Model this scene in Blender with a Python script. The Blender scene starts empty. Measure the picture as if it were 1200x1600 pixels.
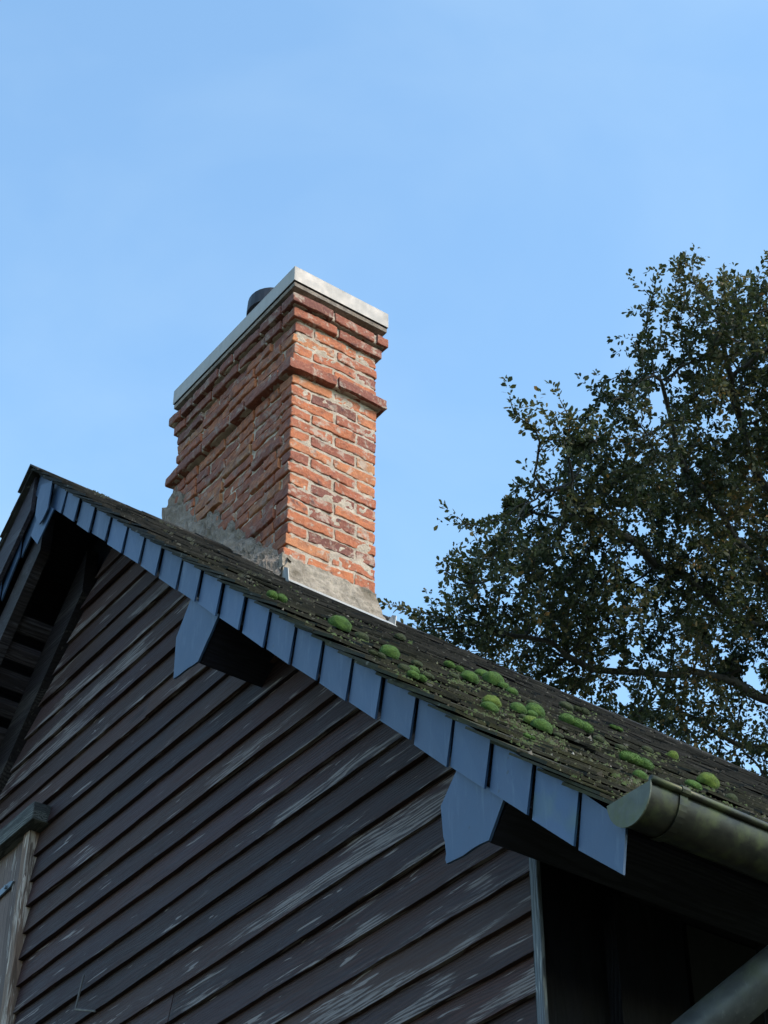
import bpy, bmesh, math, random
import numpy as np
from mathutils import Vector, Matrix, noise

# ------------------------------------------------------------------ camera, sky, sun, exposure
sc = bpy.context.scene
COL = sc.collection
R_ = math.radians

YAW, PITCH, ROLL, FPX = R_(-53.733), R_(38.595), R_(0.1), 2957.5
_f = Vector((math.sin(YAW)*math.cos(PITCH), math.cos(YAW)*math.cos(PITCH), math.sin(PITCH)))
_r0 = Vector((math.cos(YAW), -math.sin(YAW), 0)); _u0 = _r0.cross(_f)
_r = _r0*math.cos(ROLL) + _u0*math.sin(ROLL); _u = _u0*math.cos(ROLL) - _r0*math.sin(ROLL)
CAM = Vector((0, 0, 1.6))
cd = bpy.data.cameras.new('camera'); cam = bpy.data.objects.new('camera', cd); COL.objects.link(cam)
cd.sensor_fit = 'VERTICAL'; cd.sensor_height = 24.0; cd.lens = 24.0*FPX/1600.0
cd.clip_start = 0.05; cd.clip_end = 3000
m = Matrix((_r, _u, -_f)).transposed().to_4x4(); m.translation = CAM
cam.matrix_world = m
sc.camera = cam
sc.render.resolution_x, sc.render.resolution_y = 768, 1024

SUN_EL, SUN_AZ = R_(42), R_(74)        # azimuth measured from +y towards +x
sdir = Vector((math.sin(SUN_AZ)*math.cos(SUN_EL), math.cos(SUN_AZ)*math.cos(SUN_EL), math.sin(SUN_EL)))
sc.world = bpy.data.worlds.new("World"); sc.world.use_nodes = True
wn = sc.world.node_tree; bg = wn.nodes['Background']
sky = wn.nodes.new('ShaderNodeTexSky'); sky.sky_type = 'NISHITA'; sky.sun_disc = False
sky.sun_elevation = SUN_EL; sky.sun_rotation = SUN_AZ
sky.air_density = 1.0; sky.dust_density = 0.6; sky.ozone_density = 2.4
tint = wn.nodes.new('ShaderNodeMix'); tint.data_type = 'RGBA'; tint.blend_type = 'MULTIPLY'; tint.inputs[0].default_value = 1.0
tint.inputs[7].default_value = (0.90, 1.0, 0.905, 1)       # the photograph's cool white balance
wn.links.new(sky.outputs[0], tint.inputs[6]); wc = wn.nodes.new('ShaderNodeTexCoord'); wm = wn.nodes.new('ShaderNodeMapping'); wm.inputs['Scale'].default_value = (2.2, 2.2, 5.0); wm.inputs['Rotation'].default_value = (0.3, 0.5, 0.0)
wz = wn.nodes.new('ShaderNodeTexNoise'); wz.inputs['Scale'].default_value = 1.6; wz.inputs['Detail'].default_value = 5; wz.inputs['Roughness'].default_value = 0.5; wz.inputs['Distortion'].default_value = 0.4
wr = wn.nodes.new('ShaderNodeValToRGB'); wr.color_ramp.elements[0].position = 0.45; wr.color_ramp.elements[0].color = (0,0,0,1); wr.color_ramp.elements[1].position = 0.8; wr.color_ramp.elements[1].color = (0.30,0.30,0.30,1)
cl = wn.nodes.new('ShaderNodeMix'); cl.data_type = 'RGBA'; cl.inputs[7].default_value = (1.45, 1.95, 2.35, 1)     # thin cirrus
wn.links.new(wc.outputs['Generated'], wm.inputs[0]); wn.links.new(wm.outputs[0], wz.inputs['Vector']); wn.links.new(wz.outputs['Fac'], wr.inputs[0])
wn.links.new(wr.outputs[0], cl.inputs[0]); wn.links.new(tint.outputs[2], cl.inputs[6]); wn.links.new(cl.outputs[2], bg.inputs[0]); bg.inputs[1].default_value = 0.15
ld = bpy.data.lights.new('sun', 'SUN'); ld.energy = 1.3; ld.angle = R_(20); ld.color = (1.0, 0.84, 0.66)
lo = bpy.data.objects.new('sun', ld); COL.objects.link(lo)
lo.rotation_euler = (-sdir).to_track_quat('-Z', 'Y').to_euler()
sc.view_settings.view_transform = 'Standard'; sc.view_settings.look = 'None'
sc.view_settings.exposure = 1.6; sc.view_settings.gamma = 1.0

# ------------------------------------------------------------------ helpers
def ray(px, py):
    "direction through a pixel of the photograph, one metre deep along the view axis"
    return _r*((px-600)/FPX) - _u*((py-800)/FPX) + _f
def on_plane(px, py, n, c):
    d = ray(px, py); n = Vector(n); return CAM + d*((c - n.dot(CAM))/n.dot(d))

def mat(name):
    M = bpy.data.materials.new(name); M.use_nodes = True
    return M, M.node_tree, M.node_tree.nodes['Principled BSDF']
class NT:
    def __init__(s, nt): s.nt = nt
    def n(s, t, **kw):
        x = s.nt.nodes.new(t)
        for k, v in kw.items():
            if k in x.inputs.keys(): x.inputs[k].default_value = v
            else: setattr(x, k, v)
        return x
    def l(s, a, b): s.nt.links.new(a, b)
    def obj(s): return s.n('ShaderNodeTexCoord').outputs['Object']
    def mapping(s, vec, scale=(1,1,1), rot=(0,0,0)):
        x = s.n('ShaderNodeMapping'); s.l(vec, x.inputs[0]); x.inputs['Scale'].default_value = scale; x.inputs['Rotation'].default_value = rot
        return x.outputs[0]
    def noise(s, vec, scale=5, detail=4, rough=0.55, dist=0.0):
        x = s.n('ShaderNodeTexNoise'); s.l(vec, x.inputs['Vector'])
        x.inputs['Scale'].default_value = scale; x.inputs['Detail'].default_value = detail
        x.inputs['Roughness'].default_value = rough; x.inputs['Distortion'].default_value = dist
        return x.outputs['Fac']
    def ramp(s, fac, stops, mode='LINEAR'):
        x = s.n('ShaderNodeValToRGB'); s.l(fac, x.inputs[0]); cr = x.color_ramp; cr.interpolation = mode
        while len(cr.elements) < len(stops): cr.elements.new(0.5)
        for e, (p, c) in zip(cr.elements, stops):
            e.position = p; e.color = (c, c, c, 1) if isinstance(c, (int, float)) else (*c, 1)
        return x.outputs[0]
    def mix(s, fac, a, b, mode='MIX'):
        x = s.n('ShaderNodeMix', data_type='RGBA', blend_type=mode)
        for i, v in ((0, fac), (6, a), (7, b)):
            if isinstance(v, bpy.types.NodeSocket): s.l(v, x.inputs[i])
            elif isinstance(v, (int, float)): x.inputs[i].default_value = v if i == 0 else (v, v, v, 1)
            else: x.inputs[i].default_value = (*v, 1)
        return x.outputs[2]
    def math(s, op, a, b=0.0, clamp=False):
        x = s.n('ShaderNodeMath', operation=op, use_clamp=clamp)
        for i, v in enumerate((a, b)):
            if isinstance(v, bpy.types.NodeSocket): s.l(v, x.inputs[i])
            else: x.inputs[i].default_value = v
        return x.outputs[0]
    def attr(s, name): return s.n('ShaderNodeAttribute', attribute_name=name).outputs['Fac']
    def bump(s, bsdf, h, strength=0.5, dist=0.01):
        x = s.n('ShaderNodeBump'); x.inputs['Strength'].default_value = strength; x.inputs['Distance'].default_value = dist
        s.l(h, x.inputs['Height']); s.l(x.outputs[0], bsdf.inputs['Normal'])
    def combine(s, x_, y_, z_):
        x = s.n('ShaderNodeCombineXYZ')
        for i, v in enumerate((x_, y_, z_)):
            if isinstance(v, bpy.types.NodeSocket): s.l(v, x.inputs[i])
            else: x.inputs[i].default_value = v
        return x.outputs[0]
    def vadd(s, a, b):
        x = s.n('ShaderNodeVectorMath', operation='ADD'); s.l(a, x.inputs[0]); s.l(b, x.inputs[1]); return x.outputs[0]

class MB:
    "collects shapes, then links them as one mesh object"
    def __init__(s): s.v = []; s.f = []; s.t = []
    def add(s, verts, faces, tone=0.5):
        o = len(s.v); s.v += [tuple(p) for p in verts]; s.f += [tuple(i+o for i in f) for f in faces]; s.t += [tone]*len(faces)
    def prism(s, poly, off, tone=0.5):
        "a 3-D polygon pushed along the vector off"
        n = len(poly); off = Vector(off); a = [Vector(p) for p in poly]
        s.add(a + [p+off for p in a], [tuple(range(n))[::-1], tuple(range(n, 2*n))] + [(i, (i+1) % n, (i+1) % n + n, i+n) for i in range(n)], tone)
    def box(s, a, b, tone=0.5):
        x0, y0, z0 = a; x1, y1, z1 = b
        s.add([(x0,y0,z0),(x1,y0,z0),(x1,y1,z0),(x0,y1,z0),(x0,y0,z1),(x1,y0,z1),(x1,y1,z1),(x0,y1,z1)],
              [(0,3,2,1),(4,5,6,7),(0,1,5,4),(1,2,6,5),(2,3,7,6),(3,0,4,7)], tone)
    def hexa(s, p, tone=0.5):
        s.add(p, [(0,3,2,1),(4,5,6,7),(0,1,5,4),(1,2,6,5),(2,3,7,6),(3,0,4,7)], tone)
    def tube(s, pts, rad, n=10, tone=0.5, caps=True):
        pts = [Vector(p) for p in pts]; rad = rad if isinstance(rad, (list, tuple)) else [rad]*len(pts)
        up = Vector((0.13, 0.21, 0.97)); V = []
        for i, p in enumerate(pts):
            d = (pts[min(i+1, len(pts)-1)] - pts[max(i-1, 0)]).normalized()
            a = d.cross(up).normalized() if abs(d.dot(up)) < 0.98 else d.cross(Vector((1,0,0))).normalized(); b = d.cross(a)
            V += [p + (a*math.cos(2*math.pi*k/n) + b*math.sin(2*math.pi*k/n))*rad[i] for k in range(n)]
        F = [(i*n+k, i*n+(k+1) % n, (i+1)*n+(k+1) % n, (i+1)*n+k) for i in range(len(pts)-1) for k in range(n)]
        if caps: F += [tuple(range(n))[::-1], tuple(range((len(pts)-1)*n, len(pts)*n))]
        s.add(V, F, tone)
    def rough_box(s, a, b, r=0.006, seg=(4,3,2), amp=0.003, freq=14, tone=0.5, seed=0, tilt=None):
        "box with rounded, worn, uneven faces"
        a = Vector(a); b = Vector(b); c = (a+b)/2; h = (b-a)/2
        idx = {}; V = []; F = []
        nx, ny, nz = seg
        def cp(t, hh):      # extra rows near the edges so they round off
            return hh*max(-1, min(1, t))
        def gp(i, n, hh):
            if i == 0: return -hh
            if i == n+2: return hh
            return -hh+r + (2*hh-2*r)*(i-1)/n
        N = (nx+2, ny+2, nz+2)
        def vid(i, j, k):
            if (i,j,k) in idx: return idx[(i,j,k)]
            p = Vector((gp(i,nx,h.x), gp(j,ny,h.y), gp(k,nz,h.z)))
            q = Vector((max(-h.x+r, min(h.x-r, p.x)), max(-h.y+r, min(h.y-r, p.y)), max(-h.z+r, min(h.z-r, p.z))))
            d = p-q
            if d.length > 1e-9: p = q + d.normalized()*r
            w = c+p
            nv = noise.noise_vector((w+Vector((seed*3.1, seed*1.7, seed*2.3)))*freq)
            n2 = noise.noise_vector((w+Vector((seed, 0, seed*5.3)))*freq*3.3)*1.5
            p = p + nv*amp + n2*amp*0.45
            if tilt: p = tilt @ p
            idx[(i,j,k)] = len(V); V.append(c+p); return idx[(i,j,k)]
        def face(fn, n1, n2):
            for i in range(n1):
                for j in range(n2): F.append((fn(i,j), fn(i+1,j), fn(i+1,j+1), fn(i,j+1)))
        face(lambda i,j: vid(i,0,j), N[0], N[2]); face(lambda i,j: vid(N[0]-i,N[1],j), N[0], N[2])
        face(lambda i,j: vid(N[0],i,j), N[1], N[2]); face(lambda i,j: vid(0,N[1]-i,j), N[1], N[2])
        face(lambda i,j: vid(i,j,N[2]), N[0], N[1]); face(lambda i,j: vid(N[0]-i,j,0), N[0], N[1])
        s.add(V, F, tone)
    def build(s, name, material, parent=None, smooth=False, tones=True):
        me = bpy.data.meshes.new(name); me.from_pydata([tuple(p) for p in s.v], [], s.f); me.materials.append(material)
        if smooth: me.polygons.foreach_set('use_smooth', [True]*len(me.polygons))
        if tones:
            at = me.attributes.new('tone', 'FLOAT', 'FACE'); at.data.foreach_set('value', s.t)
        me.update()
        o = bpy.data.objects.new(name, me); COL.objects.link(o)
        if parent: o.parent = parent; o.matrix_parent_inverse = world_of(parent).inverted()
        return o
def world_of(o):
    w = o.matrix_basis.copy()
    while o.parent:
        w = o.parent.matrix_basis @ o.matrix_parent_inverse @ w if False else o.matrix_parent_inverse @ w
        o = o.parent; w = o.matrix_basis @ w
    return w
def tag(o, label=None, cat=None, group=None, kind=None):
    for k, v in (('label', label), ('category', cat), ('group', group), ('kind', kind)):
        if v: o[k] = v
    return o
def empty(name, loc):
    o = bpy.data.objects.new(name, None); COL.objects.link(o); o.location = loc; o.empty_display_size = 0.2; return o

# ------------------------------------------------------------------ materials
def wood_mat(name, base=(0.022,0.0125,0.0135), base2=(0.046,0.027,0.026), grey=(0.27,0.25,0.25), flake=0.5, bluish=0.5, axis='x', scale=1.0, rough=0.62, edge=False):
    M, nt, B = mat(name); N = NT(nt)
    o = N.obj(); t = N.attr('tone')
    off = N.combine(N.math('MULTIPLY', t, 37.0), N.math('MULTIPLY', t, 11.0), N.math('MULTIPLY', t, 23.0))
    v = N.vadd(o, off)
    st = {'x': (1.0,12,12), 'y': (12,1.0,12), 'z': (12,12,1.0)}[axis]
    st2 = {'x': (0.6,3.4,4.2), 'y': (3.4,0.6,3.4), 'z': (3.4,3.4,0.6)}[axis]
    vs = N.mapping(v, st); vm = N.mapping(v, st2)
    grain = N.noise(vs, 6*scale, 8, 0.7, 0.6)
    fine = N.noise(N.mapping(v, tuple(a*1.15 if a > 1 else a*0.7 for a in st)), 9*scale, 5, 0.7, 0.5)
    patch = N.noise(vm, 1.6*scale, 4, 0.6, 0.4)
    # cathedral rings: warped bands across the board
    wv = N.n('ShaderNodeTexWave', wave_type='BANDS', bands_direction={'x': 'Z', 'y': 'Z', 'z': 'X'}[axis], wave_profile='SIN')
    wv.inputs['Scale'].default_value = 3.3*scale; wv.inputs['Distortion'].default_value = 17.0
    wv.inputs['Detail'].default_value = 2.0; wv.inputs['Detail Scale'].default_value = 0.62; wv.inputs['Detail Roughness'].default_value = 0.45
    N.l(N.mapping(v, {'x': (0.9,6,7), 'y': (6,0.9,7), 'z': (7,6,0.9)}[axis]), wv.inputs['Vector'])
    rings = N.ramp(wv.outputs['Fac'], [(0.35, 0), (0.8, 1)])
    col = N.mix(N.ramp(grain, [(0.3, 0), (0.7, 1)]), base, base2)
    col = N.mix(N.math('MULTIPLY', rings, 0.5), col, tuple(b*0.35 for b in base))
    col = N.mix(N.ramp(N.noise(N.mapping(v, tuple(a*1.4 if a > 1 else a*0.5 for a in st)), 8*scale, 3, 0.7, 0.8), [(0.55, 0), (0.66, 0.6)]), col, tuple(b*0.25 for b in base))
    col = N.mix(N.ramp(patch, [(0.40, 0), (0.75, 0.55*bluish)]), col, (0.032,0.028,0.050))
    tb = N.ramp(N.math('FRACT', N.math('MULTIPLY', t, 7.31)), [(0, 0.62), (1, 1.25)])
    col = N.mix(1.0, col, tb, 'MULTIPLY')
    worn = N.noise(vm, 1.9*scale, 3, 0.55, 0.5)
    if edge:                                  # old stain has gone first along the lower edge of each board
        eh = N.attr('rise')
        worn = N.math('ADD', worn, N.ramp(eh, [(0.02, 0.10), (0.30, 0.035), (0.55, -0.03), (1.0, -0.05)]) if False else N.math('MULTIPLY', N.math('SUBTRACT', 0.32, eh), 0.17))
        brn = N.ramp(N.math('FRACT', N.math('MULTIPLY', t, 13.7)), [(0.45, 0), (0.75, 1)])
        brn = N.math('MULTIPLY', brn, N.ramp(N.noise(vm, 0.9, 2, 0.5), [(0.35, 0.1), (0.65, 0.9)]))
        col = N.mix(N.math('MULTIPLY', brn, 0.8), col, (0.060,0.030,0.023))
    big = N.noise(N.vadd(o, N.combine(3.0, 0.0, 8.0)), 0.55, 2, 0.5)
    worn = N.math('ADD', worn, N.math('MULTIPLY', N.math('SUBTRACT', big, 0.54), 0.55)) if edge else worn
    m1 = N.ramp(N.math('ADD', worn, N.math('MULTIPLY', N.math('SUBTRACT', fine, 0.5), 0.30)), [(0.540, 0), (0.580, 1)])
    m2 = N.ramp(fine, [(0.50, 0), (0.60, 1)])
    m3 = N.math('MULTIPLY', N.ramp(wv.outputs['Fac'], [(0.45, 1), (0.62, 0)]), N.ramp(fine, [(0.36, 0), (0.5, 1)]))
    fl = N.math('MULTIPLY', m1, N.math('MAXIMUM', N.math('MULTIPLY', m2, 0.75), m3), True)
    fl = N.math('MULTIPLY', fl, flake, True)
    hot = N.ramp(N.noise(N.mapping(v, tuple(a*0.8 for a in st)), 4.5*scale, 3, 0.55, 0.6), [(0.665, 0), (0.685, 1)])
    fl = N.math('MAXIMUM', fl, N.math('MULTIPLY', hot, min(1, flake*1.1)))
    col = N.mix(N.math('MULTIPLY', m1, 0.30*flake), col, tuple(x*0.22 for x in grey))
    col = N.mix(fl, col, grey)
    # knots
    kn = N.n('ShaderNodeTexVoronoi', feature='F1'); kn.inputs['Scale'].default_value = 1.0
    N.l(N.mapping(v, {'x': (1.3,1.0,7), 'y': (1.0,1.3,7), 'z': (7,1,1.3)}[axis]), kn.inputs['Vector'])
    kd = N.ramp(kn.outputs['Distance'], [(0.05, 1), (0.13, 0)])
    col = N.mix(N.math('MULTIPLY', kd, 0.8), col, tuple(b*0.5 for b in base))
    N.l(col, B.inputs['Base Color'])
    N.l(N.ramp(grain, [(0.3, rough-0.1), (0.75, rough+0.2)]), B.inputs['Roughness']); B.inputs['Specular IOR Level'].default_value = 0.22
    h = N.math('ADD', N.math('ADD', N.math('MULTIPLY', fine, 0.8), N.math('MULTIPLY', grain, 0.5)), N.math('MULTIPLY', rings, 0.35))
    N.bump(B, h, 0.55, 0.004)
    return M
M_SIDING = wood_mat('stained_board', (0.028,0.0115,0.0105), (0.051,0.0215,0.0195), (0.23,0.195,0.19), 0.66, 0.5, edge=True)
M_SHADEWOOD = wood_mat('shadow_toned_timber', (0.006,0.006,0.011), (0.012,0.011,0.018), (0.03,0.03,0.04), 0.35, 0.4, 'y')  # the blue-black of shadow is put into this wood's base colour
M_SIDEWALL = wood_mat('eave_shade_board', (0.0022,0.0022,0.0045), (0.0045,0.004,0.007), (0.012,0.012,0.014), 0.2, 0.1, 'z')  # near-black bluish base stands in for the shade below the eave
M_TRIM = wood_mat('weathered_post', (0.19,0.115,0.085), (0.31,0.205,0.16), (0.46,0.38,0.34), 0.8, 0.2, 'z', 1.4, 0.7)
M_DOOR = wood_mat('weathered_door', (0.10,0.066,0.060), (0.17,0.125,0.112), (0.42,0.37,0.35), 0.85, 0.3, 'z', 1.3, 0.7)
M_LINTEL = wood_mat('lintel_wood', (0.035,0.038,0.038), (0.068,0.068,0.066), (0.17,0.17,0.16), 0.5, 0.4, 'x', 1.4, 0.7)
M_CORNER = wood_mat('grey_corner_wood', (0.075,0.085,0.10), (0.12,0.13,0.145), (0.30,0.30,0.30), 0.7, 0.6, 'z', 1.5, 0.6)

def slate_blue():
    M, nt, B = mat('blue_verge_slate'); N = NT(nt); o = N.obj(); t = N.attr('tone')
    off = N.combine(N.math('MULTIPLY', t, 31.0), N.math('MULTIPLY', t, 17.0), N.math('MULTIPLY', t, 5.0)); v = N.vadd(o, off)
    a = N.noise(v, 7, 5, 0.6, 0.2)
    col = N.mix(N.ramp(a, [(0.3, 0), (0.7, 1)]), (0.019,0.044,0.102), (0.032,0.070,0.145))
    col = N.mix(1.0, col, N.ramp(t, [(0, 0.72), (1, 1.15)]), 'MULTIPLY')
    sp = N.n('ShaderNodeTexVoronoi', feature='F1'); sp.inputs['Scale'].default_value = 11.0; N.l(v, sp.inputs['Vector'])
    col = N.mix(N.ramp(sp.outputs['Distance'], [(0.045, 0.75), (0.075, 0)]), col, (0.02,0.03,0.05))
    st = N.ramp(N.noise(N.mapping(v, (9,9,1.2)), 5, 5, 0.65, 0.5), [(0.54, 0), (0.74, 0.45)])
    col = N.mix(st, col, (0.085,0.125,0.19))
    gm = N.math('MULTIPLY', N.ramp(N.noise(v, 3.0, 3, 0.6), [(0.60, 0), (0.70, 0.55)]), N.ramp(t, [(0.9, 0), (0.93, 1)]))
    col = N.mix(gm, col, (0.06,0.10,0.035))
    N.l(col, B.inputs['Base Color']); N.l(N.ramp(a, [(0.3, 0.42), (0.7, 0.6)]), B.inputs['Roughness'])
    N.bump(B, N.noise(v, 30, 6, 0.65), 0.22, 0.004)
    return M
M_SLATE = slate_blue()

def roof_slate():
    M, nt, B = mat('mossy_roof_slate'); N = NT(nt); o = N.obj(); t = N.attr('tone')
    a = N.noise(o, 9, 6, 0.65)
    col = N.mix(t, (0.010,0.0105,0.011), (0.032,0.030,0.029))
    col = N.mix(N.ramp(a, [(0.35, 0), (0.7, 0.5)]), col, (0.044,0.040,0.034))
    sep = N.n('ShaderNodeSeparateXYZ'); N.l(o, sep.inputs[0])
    # the film of algae grows on the lower half of the slope
    low = N.ramp(N.math('ADD', N.math('MULTIPLY', N.math('ADD', sep.outputs['X'], 5.3), 0.42), N.math('MULTIPLY', N.noise(o, 1.6, 3, 0.5), 0.5)), [(0.25, 0), (0.95, 1)])
    gr = N.math('MULTIPLY', low, N.ramp(N.noise(o, 5.0, 5, 0.6), [(0.35, 0.1), (0.62, 0.8)]))
    col = N.mix(gr, col, (0.040,0.040,0.018))
    li = N.ramp(N.noise(o, 26, 4, 0.6), [(0.635, 0), (0.665, 1)])
    col = N.mix(N.math('MULTIPLY', li, 0.45), col, (0.20,0.19,0.17))
    dk = N.ramp(N.noise(N.vadd(o, N.combine(5.0, 3.0, 1.0)), 14, 5, 0.6), [(0.55, 0), (0.68, 0.7)])
    col = N.mix(dk, col, (0.014,0.014,0.014))
    N.l(col, B.inputs['Base Color']); B.inputs['Roughness'].default_value = 0.9; B.inputs['Specular IOR Level'].default_value = 0.12
    N.bump(B, N.math('ADD', a, N.noise(o, 60, 5, 0.7)), 0.6, 0.006)
    return M
M_ROOF = roof_slate()

def brick_mat():
    M, nt, B = mat('weathered_brick'); N = NT(nt); o = N.obj(); t = N.attr('tone')
    off = N.combine(N.math('MULTIPLY', t, 3.0), N.math('MULTIPLY', t, 7.0), 0.0); v = N.vadd(o, off)
    col = N.ramp(t, [(0.0, (0.10,0.034,0.028)), (0.14, (0.17,0.050,0.034)), (0.34, (0.28,0.078,0.038)), (0.60, (0.39,0.118,0.046)), (0.82, (0.40,0.150,0.062)), (1.0, (0.33,0.170,0.078))])
    a = N.noise(v, 22, 6, 0.65, 0.4); b = N.noise(v, 70, 5, 0.7)
    col = N.mix(N.ramp(a, [(0.35, 0.5), (0.55, 0)]), col, (0.17,0.060,0.042))
    col = N.mix(N.ramp(b, [(0.52, 0), (0.75, 0.45)]), col, (0.55,0.30,0.18))
    mo = N.ramp(N.math('ADD', N.math('MULTIPLY', N.noise(o, 13, 5, 0.62, 0.5), 0.75), N.math('MULTIPLY', N.noise(o, 45, 4, 0.7), 0.25)), [(0.530, 0), (0.60, 1)])
    col = N.mix(N.math('MULTIPLY', mo, 0.8), col, (0.36,0.28,0.225))
    so = N.ramp(N.noise(v, 16, 5, 0.62), [(0.60, 0), (0.72, 0.85)])
    col = N.mix(so, col, (0.045,0.032,0.034))
    # faces of the stack turned to -y are mixed towards dark red-brown
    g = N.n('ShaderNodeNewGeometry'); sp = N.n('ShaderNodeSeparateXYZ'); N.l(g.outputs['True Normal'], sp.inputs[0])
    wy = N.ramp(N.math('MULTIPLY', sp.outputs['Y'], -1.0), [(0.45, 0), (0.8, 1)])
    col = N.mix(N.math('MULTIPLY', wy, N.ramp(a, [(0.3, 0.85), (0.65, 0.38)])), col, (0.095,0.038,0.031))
    N.l(col, B.inputs['Base Color']); B.inputs['Roughness'].default_value = 0.9
    N.bump(B, N.math('ADD', a, N.math('MULTIPLY', b, 0.7)), 0.8, 0.006)
    return M
M_BRICK = brick_mat()
def mortar_mat(name, c1, c2, c3, sc_=1.0):
    M, nt, B = mat(name); N = NT(nt); o = N.obj()
    a = N.noise(o, 18*sc_, 7, 0.68, 0.3); b = N.noise(o, 80*sc_, 5, 0.7)
    col = N.mix(N.ramp(a, [(0.34, 0), (0.62, 1)]), c1, c2)
    col = N.mix(N.ramp(N.noise(o, 7*sc_, 4, 0.6), [(0.48, 0), (0.66, 0.8)]), col, c3)
    col = N.mix(N.ramp(b, [(0.56, 0), (0.72, 0.7)]), col, tuple(x*0.4 for x in c1))
    N.l(col, B.inputs['Base Color']); B.inputs['Roughness'].default_value = 0.95
    N.bump(B, N.math('ADD', a, b), 0.9, 0.008)
    return M
M_MORTAR = mortar_mat('lime_mortar', (0.30,0.235,0.19), (0.47,0.385,0.31), (0.35,0.275,0.21))
M_RENDER = mortar_mat('base_render', (0.17,0.14,0.112), (0.35,0.29,0.235), (0.13,0.10,0.07))
M_FILLET = mortar_mat('grey_cement', (0.10,0.078,0.064), (0.25,0.200,0.168), (0.16,0.12,0.09))

def metal_mat(name, c1, c2, rough=0.45, metallic=0.6, streak=0.3, moss=0.0, axis=(3,3,0.6)):
    M, nt, B = mat(name); N = NT(nt); o = N.obj()
    a = N.noise(N.mapping(o, axis), 9, 5, 0.62, 0.3); b = N.noise(o, 14, 5, 0.6)
    col = N.mix(N.ramp(a, [(0.35, 0), (0.7, 1)]), c1, c2)
    col = N.mix(N.ramp(N.noise(N.mapping(o, (axis[0]*4, axis[1]*4, axis[2])), 12, 4, 0.6), [(0.58, 0), (0.75, streak)]), col, tuple(min(1, x*1.7) for x in c2))
    if moss: col = N.mix(N.ramp(b, [(0.45, 0), (0.68, moss)]), col, (0.075,0.085,0.035))
    N.l(col, B.inputs['Base Color']); B.inputs['Metallic'].default_value = metallic
    N.l(N.ramp(b, [(0.3, rough-0.08), (0.7, rough+0.15)]), B.inputs['Roughness'])
    N.bump(B, b, 0.15, 0.003)
    return M
M_CAP = metal_mat('zinc_cap_sheet', (0.27,0.25,0.235), (0.31,0.285,0.27), 0.55, 0.15, 0.06)
M_GUTTER = metal_mat('weathered_zinc', (0.018,0.018,0.015), (0.046,0.043,0.033), 0.42, 0.6, 0.2, 0.85, (1,1,3))
M_ENDCAP = metal_mat('lichened_zinc', (0.055,0.060,0.050), (0.095,0.100,0.078), 0.6, 0.3, 0.2, 0.75, (2,2,2))
M_PIPE = metal_mat('dull_zinc_pipe', (0.040,0.042,0.045), (0.075,0.078,0.08), 0.5, 0.5, 0.55, 0.35, (2,2,2))
M_LEAD = metal_mat('bright_flashing', (0.26,0.26,0.26), (0.38,0.37,0.36), 0.5, 0.2, 0.2)
M_BLACK = metal_mat('black_flue_metal', (0.012,0.013,0.018), (0.022,0.023,0.03), 0.5, 0.4, 0.1)
M_STEEL = metal_mat('rusted_iron', (0.05,0.045,0.045), (0.16,0.14,0.13), 0.6, 0.5, 0.2)

# ------------------------------------------------------------------ ground
def ground():
    M, nt, B = mat('grassy_ground'); N = NT(nt); o = N.obj()
    col = N.mix(N.ramp(N.noise(o, 0.6, 5, 0.6), [(0.4, 0), (0.6, 1)]), (0.035,0.05,0.018), (0.07,0.065,0.04))
    N.l(col, B.inputs['Base Color']); B.inputs['Roughness'].default_value = 0.95
    mb = MB(); n = 24; S = 900.0
    V = [(-S+2*S*i/n, -S+2*S*j/n, 0.0) for j in range(n+1) for i in range(n+1)]
    mb.add(V, [(j*(n+1)+i, j*(n+1)+i+1, (j+1)*(n+1)+i+1, (j+1)*(n+1)+i) for j in range(n) for i in range(n)])
    tag(mb.build('ground', M), kind='structure')
ground()

# ------------------------------------------------------------------ the barn
RZ, RS = 1.154, 0.952                 # right roof plane: z = RZ - RS*x
XR = -6.42                            # ridge
ZR = RZ - RS*XR
YV, YW, YE = 2.718, 3.03, 9.4          # verge plane, gable wall, far end
XC = -3.388                            # gable corner
XCL = 2*XR - XC
XE = -2.76                            # eave
def zroof(x): return RZ - RS*x if x >= XR else RZ - RS*(2*XR - x)
barn = empty('timber_barn', (XR, YW, 0.0))
tag(barn, 'dark brown weatherboarded barn gable with mossy slate roof and brick chimney', 'barn')
rng = random.Random(5)

# left rake board under the soffit: lower and upper edges (measured lines)
def rake_lo(x): return 6.475 + 1.10*(x+6.508)
def rake_hi(x): return 6.633 + 1.10*(x+6.584)

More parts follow.
